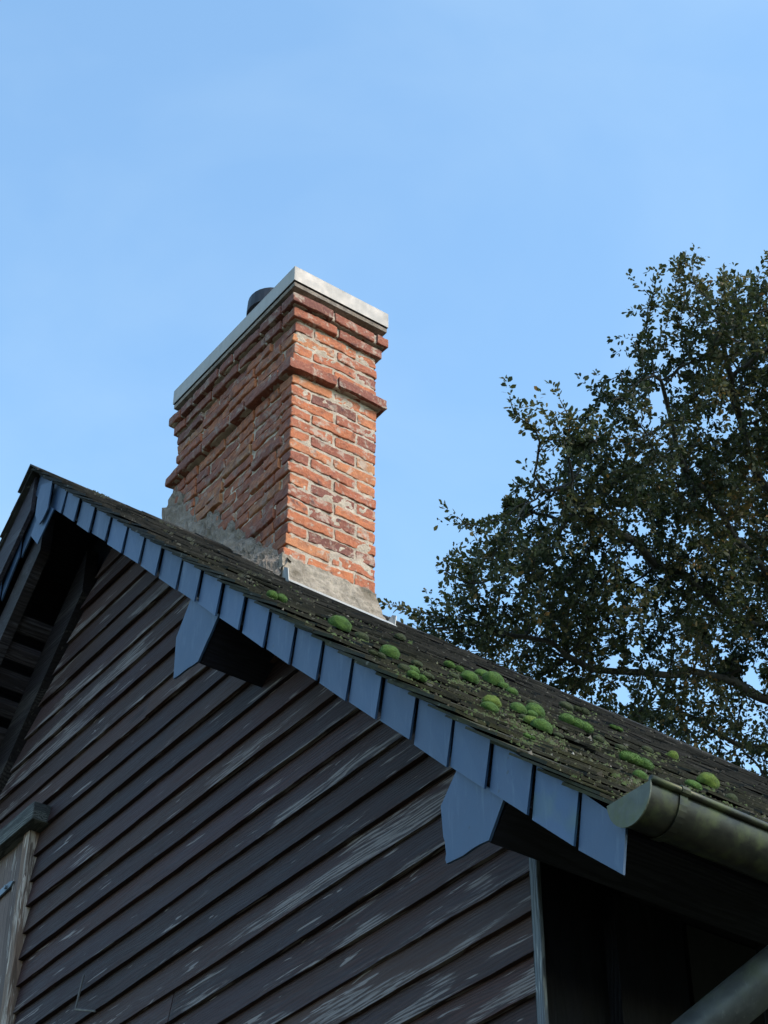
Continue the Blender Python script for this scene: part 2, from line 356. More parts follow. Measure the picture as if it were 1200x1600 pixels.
def siding():
    mb = MB(); h = 0.1164; z0 = 1.6 + 3*1.109 + 0.003
    zs = [z0 + n*h for n in range(-41, 22)]
    jit = {round(z, 3): rng.uniform(-0.004, 0.004) for z in zs}
    for i, z in enumerate(zs):
        zb = z + jit[round(z, 3)]; zt = z + h + 0.022
        if zb < 0.05: continue
        def xr(zz): return min(XC-0.032, (RZ-0.16-zz)/RS)
        def xl(zz): return max(XCL+0.03, (zz-6.431)/1.10 - 6.508)
        segs = []
        L0, L1, R0, R1 = xl(zb), xl(min(zt, 6.9)), xr(zb), xr(zt)
        if R0 - L0 < 0.05: continue
        if 3.1 < zb < 5.545: segs = [((L0, L1), (-7.62, -7.62)), ((-6.552, -6.552), (R0, R1))]
        else: segs = [((L0, L1), (R0, R1))]
        out = []
        for (a, b) in segs:                              # butt joints here and there
            w = b[0]-a[0]
            if w > 2.2 and rng.random() < 0.25:
                xj = a[0] + w*rng.uniform(0.25, 0.75); out += [(a, (xj-0.002, xj-0.002)), ((xj+0.002, xj+0.002), b)]
            else: out.append((a, b))
        for (a, b) in out:
            tone = rng.random(); yb = YW - 0.031 - rng.uniform(0, 0.005); n = max(2, int((b[0]-a[0])/0.035))
            V = []; ph = rng.random()*50
            for k in range(n+1):
                f = k/n; xb = a[0]*(1-f)+b[0]*f; xt = a[1]*(1-f)+b[1]*f
                wz = noise.noise(Vector((xb*1.3, ph, 0)))*0.0055 + noise.noise(Vector((xb*7, ph, 3)))*0.0024 + noise.noise(Vector((xb*23, ph, 3)))*0.0012
                wy = noise.noise(Vector((xb*0.9, ph, 9)))*0.007
                V += [(xb, yb+wy, zb+wz), (xb, yb+0.018+wy, zb+wz+0.001), (xt, YW+0.006, zt), (xt, YW-0.012+wy*0.4, zt), (xb, yb+wy+0.001, zb+wz+0.004)]
            F = []
            for k in range(n):
                o = 5*k; p = o+5
                F += [(o, p, p+1, o+1), (o+1, p+1, p+2, o+2), (o+2, p+2, p+3, o+3), (o+3, p+3, p+4, o+4), (o+4, p+4, p, o)]
            F += [(0,1,2,3,4), tuple(5*n+q for q in (4,3,2,1,0))]
            mb.add(V, F, tone)
    w = mb.build('gable_wall', M_SIDING, barn)
    at = w.data.attributes.new('rise', 'FLOAT', 'POINT'); at.data.foreach_set('value', [(0.0, 0.0, 1.0, 1.0, 0.02)[i % 5] for i in range(len(mb.v))])
    w['label'] = 'gable wall of overlapping dark brown boards with flaking pale stain'
siding()
def backing():
    mb = MB()
    z1 = lambda x: zroof(x) - 0.22
    mb.prism([(XCL+0.04, YW+0.03, 0.0), (XC-0.04, YW+0.03, 0.0), (XC-0.04, YW+0.03, z1(XC-0.04)), (XR, YW+0.03, z1(XR)), (XCL+0.04, YW+0.03, z1(XCL+0.04))], (0, 0.08, 0))
    mb.build('wall_frame', M_SHADEWOOD, barn)
    mb = MB()
    # side wall: posts, boards, plate
    y = YW-0.025; i = 0
    while y < YE-0.3:
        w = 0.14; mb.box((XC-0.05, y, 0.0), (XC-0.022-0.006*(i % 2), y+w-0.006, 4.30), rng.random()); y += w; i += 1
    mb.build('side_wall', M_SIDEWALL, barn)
    mb = MB(); mb.box((XC-0.03, YW+0.24, 3.985), (XC+0.05, YE-0.3, 4.18))
    for yy in (3.24, 4.9, 6.5): mb.box((XC-0.03, yy, 0.0), (XC+0.02, yy+0.25, 3.982), 0.3)
    mb.build('side_beam', M_SIDEWALL, barn)
    Mw = metal_mat('eave_shade_shutter', (0.0075,0.0075,0.007), (0.011,0.011,0.0105), 0.7, 0.0, 0.1)  # shutter colour kept near black to carry the eave shade
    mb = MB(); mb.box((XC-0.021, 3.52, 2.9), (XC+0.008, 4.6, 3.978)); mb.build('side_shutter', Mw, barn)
    mb = MB(); mb.box((XCL+0.022, YW+0.02, 0.0), (XCL+0.05, YE-0.3, 4.30)); mb.build('side_wall', M_SIDEWALL, barn)
    mb = MB(); mb.box((XCL+0.04, YE-0.3, 0.0), (XC-0.04, YE-0.22, 4.2)); mb.prism([(XCL+0.04, YE-0.3, 4.2), (XC-0.04, YE-0.3, 4.2), (XR, YE-0.3, ZR-0.25)], (0, 0.08, 0)); mb.build('rear_wall', M_SIDEWALL, barn)
    mb = MB()
    mb.rough_box((XC-0.032, YW-0.040, 0.0), (XC-0.001, YW-0.026, 4.30), 0.003, (1,1,40), 0.0012, 5, 0.4)
    mb.build('corner_board', M_CORNER, barn)
    mb = MB(); mb.box((XCL, YW-0.040, 0.0), (XCL+0.028, YW+0.018, 4.30)); mb.build('corner_board', M_CORNER, barn)
backing()

def verge(side):
    "hung verge slates along one rake, lower edge 0.18 m under the roof line"
    mb = MB(); sgn = 1 if side > 0 else -1
    dx = 0.1585; n = 23 if side > 0 else 26
    drop0, drop1 = 0.165, 0.188
    for i in range(n):
        xa = XE - 0.018 - (i+1)*dx; xb = xa + dx
        if xa < XR - 0.06: break
        w = rng.uniform(-0.005, 0.005); f = (xa - XR)/(XE - XR); drop = drop0 + (drop1-drop0)*min(1, f*1.6)
        if i == n-1: xa = XR - 0.02
        lean = 0.028; top = 0.022
        gap = rng.uniform(0.0, 0.007); yl, yr = YV+0.004, YV-0.004-gap       # right edge stands proud of the next slate
        zB = lambda x: RZ - RS*x - drop + w; zT = lambda x: RZ - RS*x - top
        A = [(xa+0.002, yl, zB(xa+0.002)), (xb-0.005, yr, zB(xb-0.005)+rng.uniform(-0.004, 0.004)), (xb-0.005+lean, yr+0.004, zT(xb-0.005+lean)), (xa+0.002+lean, yl, zT(xa+0.002+lean))]
        if i == 0: A[2] = (xb+0.020, yr, zT(xb+0.020)-0.01); A[1] = (A[1][0], A[1][1], A[1][2]+0.012)
        if side < 0: A = [(2*XR-p[0], p[1], p[2]) for p in A][::-1]
        tone = rng.random()*0.88
        if side > 0 and i == 1: tone = 0.96
        mb.prism(A, (0, 0.007, 0), tone)
    return mb
verge(1).build('verge_slates', M_SLATE, barn)['label'] = 'right-hand row of blue-grey slates hung along the verge'
def left_verge():
    mb = MB()
    s = 1.05
    zT = lambda x: zroof(x) - 0.03
    # upper dark board row
    d = MB(); xs = [XR-0.012 - 0.32*k for k in range(12)]
    for a, b in zip(xs[:-1], xs[1:]):
        d.prism([(b+0.004, YV-0.012, zT(b)-0.20), (a, YV-0.012, zT(a)-0.20), (a, YV-0.012, zT(a)), (b+0.004, YV-0.012, zT(b))], (0, 0.02, 0), rng.random())
    Md = wood_mat('worn_barge_board', (0.018,0.016,0.024), (0.034,0.028,0.036), (0.10,0.095,0.11), 0.5, 0.6, 'x', 1.4)
    d.build('barge_board', Md, barn)
    # slates showing under it
    dx = 0.1585; x = XR + 0.035
    for i in range(21):
        xb = x - i*dx; xa = xb - dx; dr = 0.315 + rng.uniform(-0.012, 0.006) + 0.02*min(1, i/6)
        if xa < 2*XR-XE: break
        y0 = YV + 0.014; y1 = y0 + 0.012
        top = 0.06 if i > 0 else 0.13
        def zz(x_): return ZR - RS*abs(XR-x_)
        mb.prism([(xa, y1, zz(xa)-dr), (xb-0.006, y0, zz(min(xb, XR))-dr), (xb-0.006, y0, zz(min(xb, XR))-top), (xa, y1, zz(xa)-top)], (0, 0.007, 0), rng.random()*0.88)
    mb.build('verge_slates', M_SLATE, barn)['label'] = 'left-hand row of blue-grey slates hung below the dark barge board'
    # two apex pieces: rounded slate and square-cut slate, hanging in front
    P = lambda px, py, y: on_plane(px, py, (0,1,0), y)
    m2 = MB()
    m2.prism([P(*q, YV-0.028) for q in [(79,752),(82,750),(74,795),(66,812),(61,819),(57,812),(55,805),(58,780),(64,758)]], (0, 0.006, 0), 0.35)
    m2.prism([P(*q, YV-0.012) for q in [(76,790),(84,795),(58,850),(48,837),(56,815)]], (0, 0.006, 0), 0.6)
    m2.build('apex_slates', M_SLATE, barn)
left_verge()

def roof_slates():
    # timber deck
    for sgn in (1, -1):
        d = MB(); u = lambda x: x if sgn > 0 else 2*XR - x
        def slab(x0, x1, y0, y1, t0, t1):
            A = [(u(x0), y0, RZ-RS*x0-t0), (u(x1), y0, RZ-RS*x1-t0), (u(x1), y0, RZ-RS*x1-t1), (u(x0), y0, RZ-RS*x0-t1)]
            d.prism(A, (0, y1-y0, 0), 0.4)
        slab(XR, XE-0.02, YV+0.02, YE, 0.03, 0.075)
        for k in range(int((YE-3.1)/0.6)): slab(XR, XE-0.45, 3.15+0.6*k, 3.23+0.6*k, 0.077, 0.19)
        slab(XR, XE-0.16, YV+0.018, YV+0.05, 0.077, 0.16)
        d.build('roof_deck', M_SHADEWOOD, barn)
    ex = 0.118; w = 0.225; L = math.hypot(1, RS); cx, cz = 1/L, RS/L
    for sgn in (1, -1):
        mb = MB(); rows = int(((XE-XR)*L)/ex)+1
        for r in range(rows):
            s1 = (XE-XR)*L + 0.035 - r*ex          # distance down the slope of the row's lower edge
            s0 = max(0.0, s1 - 0.27)
            y = YV - 0.035 + (0.0 if r % 2 else -0.0); first = True
            wob = rng.uniform(-0.004, 0.004)
            while y < YE:
                ww = w*(0.5 if (first and r % 2) else 1.0); 
                if first: y += rng.uniform(-0.012, 0.012)
                first = False
                sj = s1 + wob + rng.uniform(-0.005, 0.005) + (rng.uniform(-0.02, 0.0) if rng.random() < 0.05 else 0)
                t = rng.uniform(0.006, 0.010); lift = 0.019 + rng.uniform(0, 0.008) + (rng.uniform(0, 0.010) if rng.random() < 0.12 else 0)
                tw = rng.uniform(-0.003, 0.003)
                def P(s, yy, n): return ((XR + s*cx*1.0 + n*cz) if sgn > 0 else (2*XR - (XR + s*cx + n*cz)), yy, ZR - s*cz + n*cx)
                b = -0.022
                ys = (y+0.002, y+ww-0.002)
                V = [P(s0, ys[0], b), P(sj, ys[0], b+lift+tw), P(sj+rng.uniform(-.003,.003), ys[1], b+lift-tw), P(s0, ys[1], b),
                     P(s0, ys[0], b+t), P(sj-0.002, ys[0]+0.001, b+lift+t+tw), P(sj-0.002, ys[1]-0.001, b+lift+t-tw), P(s0, ys[1], b+t)]
                mb.hexa(V, rng.random()); y += ww
        mb.build('roof_slope', M_ROOF, barn)['label'] = ('slate slope with cushions of moss near the eave' if sgn > 0 else 'far slate slope beyond the ridge')
    mb = MB(); y = YV-0.05
    while y < YE:                                        # ridge slates, sagging a little
        b = min(YE, y+0.30); dz = 0.006*math.sin(y*2.1)+rng.uniform(-0.003, 0.003)
        mb.prism([(XR-0.10, y, ZR-0.095+dz), (XR, y, ZR+0.004+dz), (XR+0.085, y, ZR-0.080+dz), (XR+0.085, y, ZR-0.070+dz), (XR-0.004, y, ZR+0.016+dz), (XR-0.105, y, ZR-0.088+dz)], (0, b-y-0.004, 0), rng.random()*0.5)
        y = b
    mb.build('ridge_slates', M_ROOF, barn)
roof_slates()

def purlins():
    P = lambda x, z: (x, z)
    caps = [[(-4.905,5.650),(-4.995,5.520),(-4.990,5.340),(-4.823,5.324),(-4.700,5.455)],
            [(-3.395,4.20),(-3.467,4.123),(-3.459,4.028),(-3.448,3.945),(-3.274,3.936),(-3.205,4.030)]]
    boxes = [((-4.828,5.322),(-4.997,5.484)), ((-3.279,3.934),(-3.450,4.100))]
    for cp, (A, B) in zip(caps, boxes):
        up = Vector((0.69, 0, 0.724))*(0.20 if A[0] < -4 else 0.16)
        mb = MB(); a = Vector((A[0]-0.006, YV+0.030, A[1]+0.004)); b = Vector((B[0]+0.006, YV+0.030, B[1]+0.004))
        mb.prism([b, a, a+up, b+up], (0, (0.5 if A[0] < -4 else 6.4), 0), 0.5)
        p = mb.build('purlin', M_SHADEWOOD, barn)
        c = MB(); 
        pts = []
        for i in range(len(cp)):                         # slightly ragged cut edges
            q0 = cp[i]; q1 = cp[(i+1) % len(cp)]
            m_ = 5 if i in (2, 3) else 1
            for k in range(m_):
                f = k/m_; j = 0.004 if k else 0
                pts.append((q0[0]*(1-f)+q1[0]*f + rng.uniform(-j, j), YV+0.014, q0[1]*(1-f)+q1[1]*f + rng.uniform(-j, j)))
        c.prism(pts, (0, 0.008, 0), rng.random()*0.8)
        c.build('end_slate', M_SLATE, p)
    for x in (2*XR+4.85,):                            # ridge beam and the left purlin, plain ends
        mb = MB(); z = zroof(x) - 0.20 - 0.26*(x == XR)
        mb.box((x-0.09, YV+0.05, z-0.10), (x+0.09, YW+0.4, z+0.14)); mb.build('purlin', M_SHADEWOOD, barn)
purlins()

def soffit_left():
    # boards running back from the verge under the left overhang, with gaps
    mb = MB(); s = 1.10; L = math.hypot(1, s)
    Ms = wood_mat('soffit_wood', (0.024,0.018,0.020), (0.042,0.032,0.034), (0.08,0.07,0.08), 0.4, 0.5, 'y')
    for k in range(22):
        d = 0.30 + k*0.128; x = XR - 0.02 - d/L
        z = 6.633 + s*(x+6.584) + 0.01
        x2 = x - 0.058/L; z2 = z - 0.058*s/L
        n = Vector((-s, 0, 1))*(-0.02/L)
        mb.prism([(x, YV+0.06, z), (x2, YV+0.06, z2), (x2, YV+0.06, z2+0.03), (x, YV+0.06, z+0.03)], (0, YW-YV-0.06+0.02, 0), rng.random())
    mb.build('soffit_battens', Ms, barn)
    mb = MB()
    x0, x1 = -6.40, -9.9
    f = lambda x: 6.633 + s*(x+6.584)
    mb.prism([(x0, YV+0.05, f(x0)-0.03), (x1, YV+0.05, f(x1)-0.03), (x1, YV+0.05, f(x1)+0.16), (x0, YV+0.05, f(x0)+0.16)], (0, 0.05, 0), 0.3)
    mb.build('verge_rafter', Ms, barn)
    mb = MB(); x0, x1 = -6.36, -9.42
    mb.prism([(x0, YW-0.050, rake_lo(x0)), (x1, YW-0.050, rake_lo(x1)), (x1, YW-0.050, rake_hi(x1)), (x0, YW-0.050, rake_hi(x0))], (0, 0.06, 0), 0.7)
    mb.build('rake_board', M_CORNER if False else wood_mat('rake_wood', (0.018,0.014,0.016), (0.032,0.024,0.026), (0.08,0.07,0.07), 0.5, 0.6, 'x'), barn)
soffit_left()

def loft_door():
    x0, x1, z0, z1 = -7.6, -6.55, 3.2, 5.52
    fr = MB()
    fr.rough_box((x1-0.058, YW-0.062, z0), (x1, YW+0.02, z1), 0.006, (1,1,40), 0.003, 4, 0.3)
    f = fr.build('door_frame', M_TRIM, barn)
    d = MB(); x = x1-0.064
    for i, w in enumerate((0.085, 0.16, 0.15, 0.16, 0.15, 0.16, 0.14)):
        d.rough_box((x-w+0.004, YW-0.046+0.006*(i % 2), z0), (x, YW+0.01, z1-0.003), 0.004, (1,1,30), 0.002, 4, rng.random()); x -= w
    dr = d.build('loft_door', M_DOOR, barn)
    fr = MB(); fr.rough_box((x-0.06, YW-0.062, z0), (x-0.002, YW+0.02, z1), 0.006, (1,1,30), 0.003, 4, 0.3); fr.build('door_frame', M_TRIM, barn)
    h = MB()
    c = on_plane(6, 1397, (0,1,0), YW-0.055)
    h.prism([(c.x-0.18, YW-0.056, c.z-0.004), (c.x+0.05, YW-0.056, c.z+0.012), (c.x+0.075, YW-0.056, c.z+0.030), (c.x+0.045, YW-0.056, c.z+0.040), (c.x-0.18, YW-0.056, c.z+0.032)], (0, 0.008, 0), 0.5)
    h.tube([(c.x+0.02, YW-0.066, c.z+0.022), (c.x+0.02, YW-0.050, c.z+0.022)], 0.009, 8)
    h.build('latch', metal_mat('blue_grey_iron', (0.10,0.13,0.17), (0.16,0.19,0.24), 0.5, 0.4, 0.2), dr)
    l = MB(); l.rough_box((-7.85, YW-0.102, 5.508), (-6.458, YW+0.0, 5.592), 0.004, (40,2,2), 0.0025, 5, 0.6)
    l.build('lintel', M_LINTEL, barn)
loft_door()

def wall_hook():
    P = lambda px, py, y=YW-0.05: on_plane(px, py, (0,1,0), y)
    a, b, c = P(131, 1524, YW-0.045), P(117, 1577, YW-0.075), P(149, 1580, YW-0.06)
    mb = MB(); mb.tube([a, a*0.5+b*0.5, b*0.97+c*0.03], 0.0045, 6); mb.tube([b, c], 0.004, 6)
    mb.build('wall_hook', M_STEEL, barn)['label'] = 'small bent iron hook on the boards low at the left'
wall_hook()

# ------------------------------------------------------------------ gutter and downpipe
def gutter():
    yc0, yend = YV-0.025, YE+0.02; xg, zg, r = -2.719, 3.798, 0.070
    def prof(r_, n=18): return [(xg - r_*math.cos(math.pi*k/n), zg - r_*math.sin(math.pi*k/n)*1.12) for k in range(n+1)]
    mb = MB(); out = prof(r); inn = prof(r-0.0025)
    ys = [yc0 + (yend-yc0)*k/40 for k in range(41)]; n = len(out)
    V = []; 
    for y in ys:
        dz = 0.002*math.sin(y*3.1) 
        V += [(x, y, z+dz) for x, z in out] + [(x, y, z+dz) for x, z in inn]
    F = []
    for k in range(40):
        a = k*2*n; b = a+2*n
        for i in range(n-1): F += [(a+i, a+i+1, b+i+1, b+i), (a+n+i, b+n+i, b+n+i+1, a+n+i+1)]
        F += [(a, b, b+n, a+n), (a+n-1, a+2*n-1, b+2*n-1, b+n-1)]
    mb.add(V, F)
    g = mb.build('gutter', M_GUTTER, barn, smooth=True)
    g['label'] = 'half-round weathered zinc gutter along the eave'
    mb = MB(); mb.tube([(xg+r+0.003, y, zg+0.004+0.002*math.sin(y*3.1)) for y in ys], 0.0095, 10); mb.build('bead', M_GUTTER, g, smooth=True)
    mb = MB()
    cp = [(x, z) for x, z in prof(r+0.004)]
    mb.prism([(x, yc0-0.004, z) for x, z in cp] , (0, 0.004, 0))
    mb.build('end_cap', M_ENDCAP, g)
    for yj, w in ((yc0+0.088, 0.0075), (3.72, 0.012)):
        mb = MB(); V = []; pr = prof(r+0.0035)
        for y in (yj, yj+w*3.2): V += [(x, y, z) for x, z in pr]
        nn = len(pr); V += [(x, y, z) for y in (yj, yj+w*3.2) for x, z in prof(r+0.0005)]
        F = [(i, i+1, nn+i+1, nn+i) for i in range(nn-1)] + [(i, 2*nn+i, 2*nn+i+1, i+1) for i in range(nn-1)] + [(nn+i, nn+i+1, 3*nn+i+1, 3*nn+i) for i in range(nn-1)]
        mb.add(V, F); mb.tube([(xg+r+0.003, yj, zg+0.006), (xg+r+0.003, yj+w*3.2, zg+0.006)], 0.0125, 10)
        mb.build('bracket_strap', M_GUTTER, g, smooth=False)
    # downpipe: swan neck back towards the wall
    d0 = ray(1300, 1444); p0 = CAM + d0*((-2.80)/d0.x)
    d1 = ray(1088, 1617); p1 = CAM + d1*((-3.10)/d1.x)
    dd = (p1-p0).normalized()
    p0 = p0 - dd*0.02
    pts = [p0 + Vector((0.03, 0.02, 0.16)), p0 + Vector((0.015, 0.01, 0.07)), p0, p0+dd*0.2, p1, p1+dd*0.12, p1+dd*0.17+Vector((0,0,-0.06)), p1+dd*0.19+Vector((0,0,-0.2)), Vector((p1.x+dd.x*0.19, p1.y+dd.y*0.19, 0.1))]
    mb = MB(); mb.tube(pts, 0.058, 20)
    mb.build('downpipe', M_PIPE, barn, smooth=True)['label'] = 'grey zinc downpipe crossing below the gutter'
    # thin cable hanging beside it
    a = on_plane(1181, 1392, (1,0,0), XC+0.06); b = on_plane(1179, 1430, (1,0,0), XC+0.06); c = on_plane(1184, 1500, (1,0,0), XC+0.06)
    mb = MB(); mb.tube([a+Vector((0,0.1,0.25)), a+Vector((0,0.02,0.06)), a, b, c, c+Vector((0,0,-0.5))], 0.005, 6)
    mb.build('cable', M_BLACK, barn, smooth=True)
gutter()

# ------------------------------------------------------------------ chimney
def chimney():
    x0, x1, y0, y1 = -7.085, -5.935, 3.78, 4.303
    h = 0.0735; zsc = 8.115
    mb = MB(); core = MB(); depth = 0.115
    def brick(a, b, z, hh, seed, dark=0.0, out=0.0):
        t = rng.triangular(0.1, 1.0, 0.6) if rng.random() < 0.93 else rng.uniform(0.0, 0.25)
        z += rng.uniform(-0.002, 0.002)
        a = Vector((a[0], a[1], z+0.006)); b = Vector((b[0], b[1], z+hh-0.009))
        q_ = 0.3 if dark else 1.0
        rot = Matrix.Rotation(rng.uniform(-0.012, 0.012)*q_, 3, 'Z') @ Matrix.Rotation(rng.uniform(-0.012, 0.012)*q_, 3, 'Y')
        seg = (max(2, int((b.x-a.x)/0.018)), max(2, int((b.y-a.y)/0.018)), 3)
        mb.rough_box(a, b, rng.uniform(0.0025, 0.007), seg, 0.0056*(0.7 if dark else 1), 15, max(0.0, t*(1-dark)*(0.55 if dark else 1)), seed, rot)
    def split(a, b, first):
        "brick lengths along a run from a to b"
        out = []; s = a; j = 0.017; L = 0.242 if first != 'half' else 0.118
        if (b-a) < 0.6:
            if first == 'two': m_ = (a+b)/2 + rng.uniform(-0.012, 0.012); return [(a, m_-j/2), (m_+j/2, b)]
            return [(a, b)] if (b-a) < 0.34 else [(a, a+0.12), (a+0.12+j, b-0.12-j), (b-0.12, b)]
        while s < b-0.02:
            e = min(b, s+L+rng.uniform(-0.012, 0.012))
            if b-e < 0.07: e = b
            out.append((s, e)); s = e+j; L = 0.25
            if rng.random() < 0.12: L = 0.12
        return out
    def course(z, hh, e, kind, seed, dark=0.0):
        X0, X1, Y0, Y1 = x0-e, x1+e, y0-e, y1+e; d = depth
        if kind == 0:     # ends of the long faces own the corners
            for yy in (Y0, Y1-d):
                for a, b in split(X0, X1, 'full'):
                    q = rng.uniform(-0.012, 0.008)*(0.25 if dark else 1); brick((a, yy-q*(yy == Y0)), (b, yy+d), z, hh, seed+a*7, dark)
            for xx in (X0, X1-d):
                for a, b in split(Y0+d+0.012, Y1-d-0.012, 'full'):
                    q = rng.uniform(-0.002, 0.004); brick((xx, a), (xx+d+q*(xx != X0), b), z, hh, seed+a*5, dark*0.5)
        else:
            for xx in (X0, X1-d):
                for a, b in split(Y0, Y1, 'two'):
                    q = rng.uniform(-0.002, 0.004); brick((xx, a), (xx+d+q*(xx != X0), b), z, hh, seed+a*5, dark*0.5)
            for yy in (Y0, Y1-d):
                for a, b in split(X0+d+0.012, X1-d-0.012, 'half' if rng.random() < 0.5 else 'full'):
                    q = rng.uniform(-0.012, 0.008)*(0.25 if dark else 1); brick((a, yy-q*(yy == Y0)), (b, yy+d), z, hh, seed+a*7, dark)
    z = zsc - 26*h; i = 0
    while z < 8.66:
        if abs(z - zsc) < 0.01: e, dk = 0.038, 0.45  # bands: dark red-brown brick, with their shadow put into the tone too
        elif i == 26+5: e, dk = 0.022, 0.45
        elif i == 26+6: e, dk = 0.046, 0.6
        elif i > 26+6: e, dk = -0.004, 0.6  # shade beneath the cap, put into the brick tone
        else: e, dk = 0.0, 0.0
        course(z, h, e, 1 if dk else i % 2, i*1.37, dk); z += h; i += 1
    # mortar core with a rough surface a little behind the brick faces
    rc = 0.007
    core.rough_box((x0+rc+0.004, y0+rc+0.009, 6.0), (x1-rc+0.003, y1-rc+0.003, 8.67), 0.01, (60, 30, 130), 0.006, 15, 0.5, 3)
    for k, e in ((26, 0.038), (31, 0.022), (32, 0.046)):
        zz = zsc - 26*h + k*h
        core.rough_box((x0-e+0.012, y0-e+0.012, zz+0.006), (x1+e-0.012, y1+e-0.012, zz+h-0.004), 0.008, (36, 16, 2), 0.004, 14, 0.5, 7)
    def warp(B):
        B.v = [(p[0] + 0.010*noise.noise(Vector(p)*1.7+Vector((1,2,3))), p[1] + 0.010*noise.noise(Vector(p)*1.9+Vector((7,2,5))),
                p[2] + 0.012*noise.noise(Vector((p[0]*2.6, p[1]*2.6, p[2]*2.2))) + 0.006*noise.noise(Vector((p[0]*7, p[1]*7, p[2]*3)))) for p in B.v]
    warp(mb); warp(core)
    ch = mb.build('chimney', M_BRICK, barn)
    ch['label'] = 'tall orange-red brick chimney stack with projecting brick bands'
    core.build('mortar', M_MORTAR, ch)
    # cap: folded zinc tray, hollow below
    c = MB(); zc0, zc1 = 8.700, 8.800; X0, X1, Y0, Y1 = x0-0.012, x1+0.052, y0-0.045, y1+0.040; t = 0.004
    c.box((X0, Y0, zc1-t), (X1, Y1, zc1))
    c.box((X0, Y0, zc0), (X1, Y0+t, zc1-t-0.0005)); c.box((X0, Y1-t, zc0), (X1, Y1, zc1-t-0.0005))
    c.box((X0, Y0+t+0.0005, zc0), (X0+t, Y1-t-0.0005, zc1-t-0.0005)); c.box((X1-t, Y0+t+0.0005, zc0), (X1, Y1-t-0.0005, zc1-t-0.0005))
    cp = c.build('cap', M_CAP, ch)
    u = MB(); u.box((X0+0.006, Y0+0.006, 8.664), (X1-0.006, Y1-0.006, 8.690)); u.build('cap_slab', M_FILLET, ch)
    # flue terminal
    f = MB(); cx, cy = -6.585, 4.04
    prof = [(0.10, 8.801), (0.10, 9.15), (0.145, 9.155), (0.145, 9.17), (0.140, 9.255), (0.10, 9.295)]
    n = 28; V = []
    for r_, zz in prof: V += [(cx+r_*math.cos(2*math.pi*k/n), cy+r_*math.sin(2*math.pi*k/n), zz) for k in range(n)]
    F = [(i*n+k, i*n+(k+1) % n, (i+1)*n+(k+1) % n, (i+1)*n+k) for i in range(len(prof)-1) for k in range(n)] + [tuple(range((len(prof)-1)*n, len(prof)*n))]
    f.add(V, F); f.build('flue_terminal', M_BLACK, ch, smooth=False)
    # cement fillet running up the slope along the front face, and over the ridge
    s = MB(); N_ = 260; rows = [(q/11, (q/11)**0.8) for q in range(12)]; V = []
    for k in range(N_+1):
        x = x1+0.02 + (x0-0.02-x1-0.02)*k/N_; zr = zroof(x)
        rag = noise.noise(Vector((x*9, 1.3, 0)))*0.040 + noise.noise(Vector((x*31, 4, 0)))*0.022
        ztop = 6.95 + 1.017*(-5.944-x); H = ztop - zr + rag; zr0 = zr; zr = max(zr, ztop-0.36); H = ztop - zr + rag; O = 0.055 + 0.02*(k/N_) + noise.noise(Vector((x*7, 9, 0)))*0.015
        for a, b in rows:
            p = Vector((x, y0 + 0.004 - O*(1-b)**1.5, zr + 0.004 + H*b))
            nn = noise.noise_vector(p*14)*0.026 + noise.noise_vector(p*38)*0.013 + noise.noise_vector(p*90)*0.005
            if a == 0: nn = nn*0.3
            V.append(p + Vector((nn.x*0.4, min(nn.y, 0.01), nn.z)))
        V.append(Vector((x, y0+0.03, zr+H*0.9)))
    m_ = len(rows)+1
    F = [(k*m_+i, k*m_+i+1, (k+1)*m_+i+1, (k+1)*m_+i) for k in range(N_) for i in range(m_-1)]
    s.add(V, F); s.build('cement_fillet', M_FILLET, ch)
    # rendered base on the eave side, flaring outward at the foot
    s = MB(); NY, NZ = 60, 26; V = []; zb = 6.775
    for i in range(NY+1):
        y = y0-0.016 + (y1+0.05-y0+0.016)*i/NY
        topz = 6.945 + noise.noise(Vector((y*14, 2, 0)))*0.020 + noise.noise(Vector((y*50, 2, 0)))*0.006
        for j in range(NZ+1):
            b = j/NZ; zz = zb + (topz-zb)*b; fl = 0.030*(1-b)**1.7
            yy = y0-0.016 + (y1 + 0.003 + 0.042*(1-b)**1.7 - y0+0.016)*i/NY
            p = Vector((x1 + 0.010 + fl, yy, zz)); nn = noise.noise_vector(p*13)*0.010 + noise.noise_vector(p*40)*0.006
            V.append(p + Vector((nn.x, nn.y*0.3, nn.z*0.3)))
        V.append(Vector((x1-0.02, yy, topz)))
    m_ = NZ+2; F = [(i*m_+j, (i+1)*m_+j, (i+1)*m_+j+1, i*m_+j+1) for i in range(NY) for j in range(m_-1)]
    base = len(V); V += [Vector((x1-0.02, y1+0.001, zb)), Vector((x1-0.02, y0-0.016, zb))]
    F.append(tuple([NY*m_+j for j in range(m_)][::-1] + [base])); F.append(tuple([j for j in range(m_)] + [base+1])[::-1])
    # back of the flare round the far side
    s.add(V, F); s.build('rendered_base', M_RENDER, ch)
    fl = MB(); ys = [y0-0.02 + (y1+0.09-y0)*k/30 for k in range(31)]; V = []
    for k, y in enumerate(ys):
        o = 0.072 + 0.010*(k/30) + noise.noise(Vector((y*8, 0, 0)))*0.006; zz = RZ-RS*(x1+o)
        V += [(x1+o-0.03, y, zz+0.050), (x1+o, y, zz+0.016 + noise.noise(Vector((y*11, 5, 0)))*0.004), (x1+o+0.010, y, zz+0.004), (x1+o-0.03, y, zz+0.012)]
    F = [(4*k+i, 4*k+(i+1) % 4, 4*k+4+(i+1) % 4, 4*k+4+i) for k in range(30) for i in range(4)]
    fl.add(V, F)
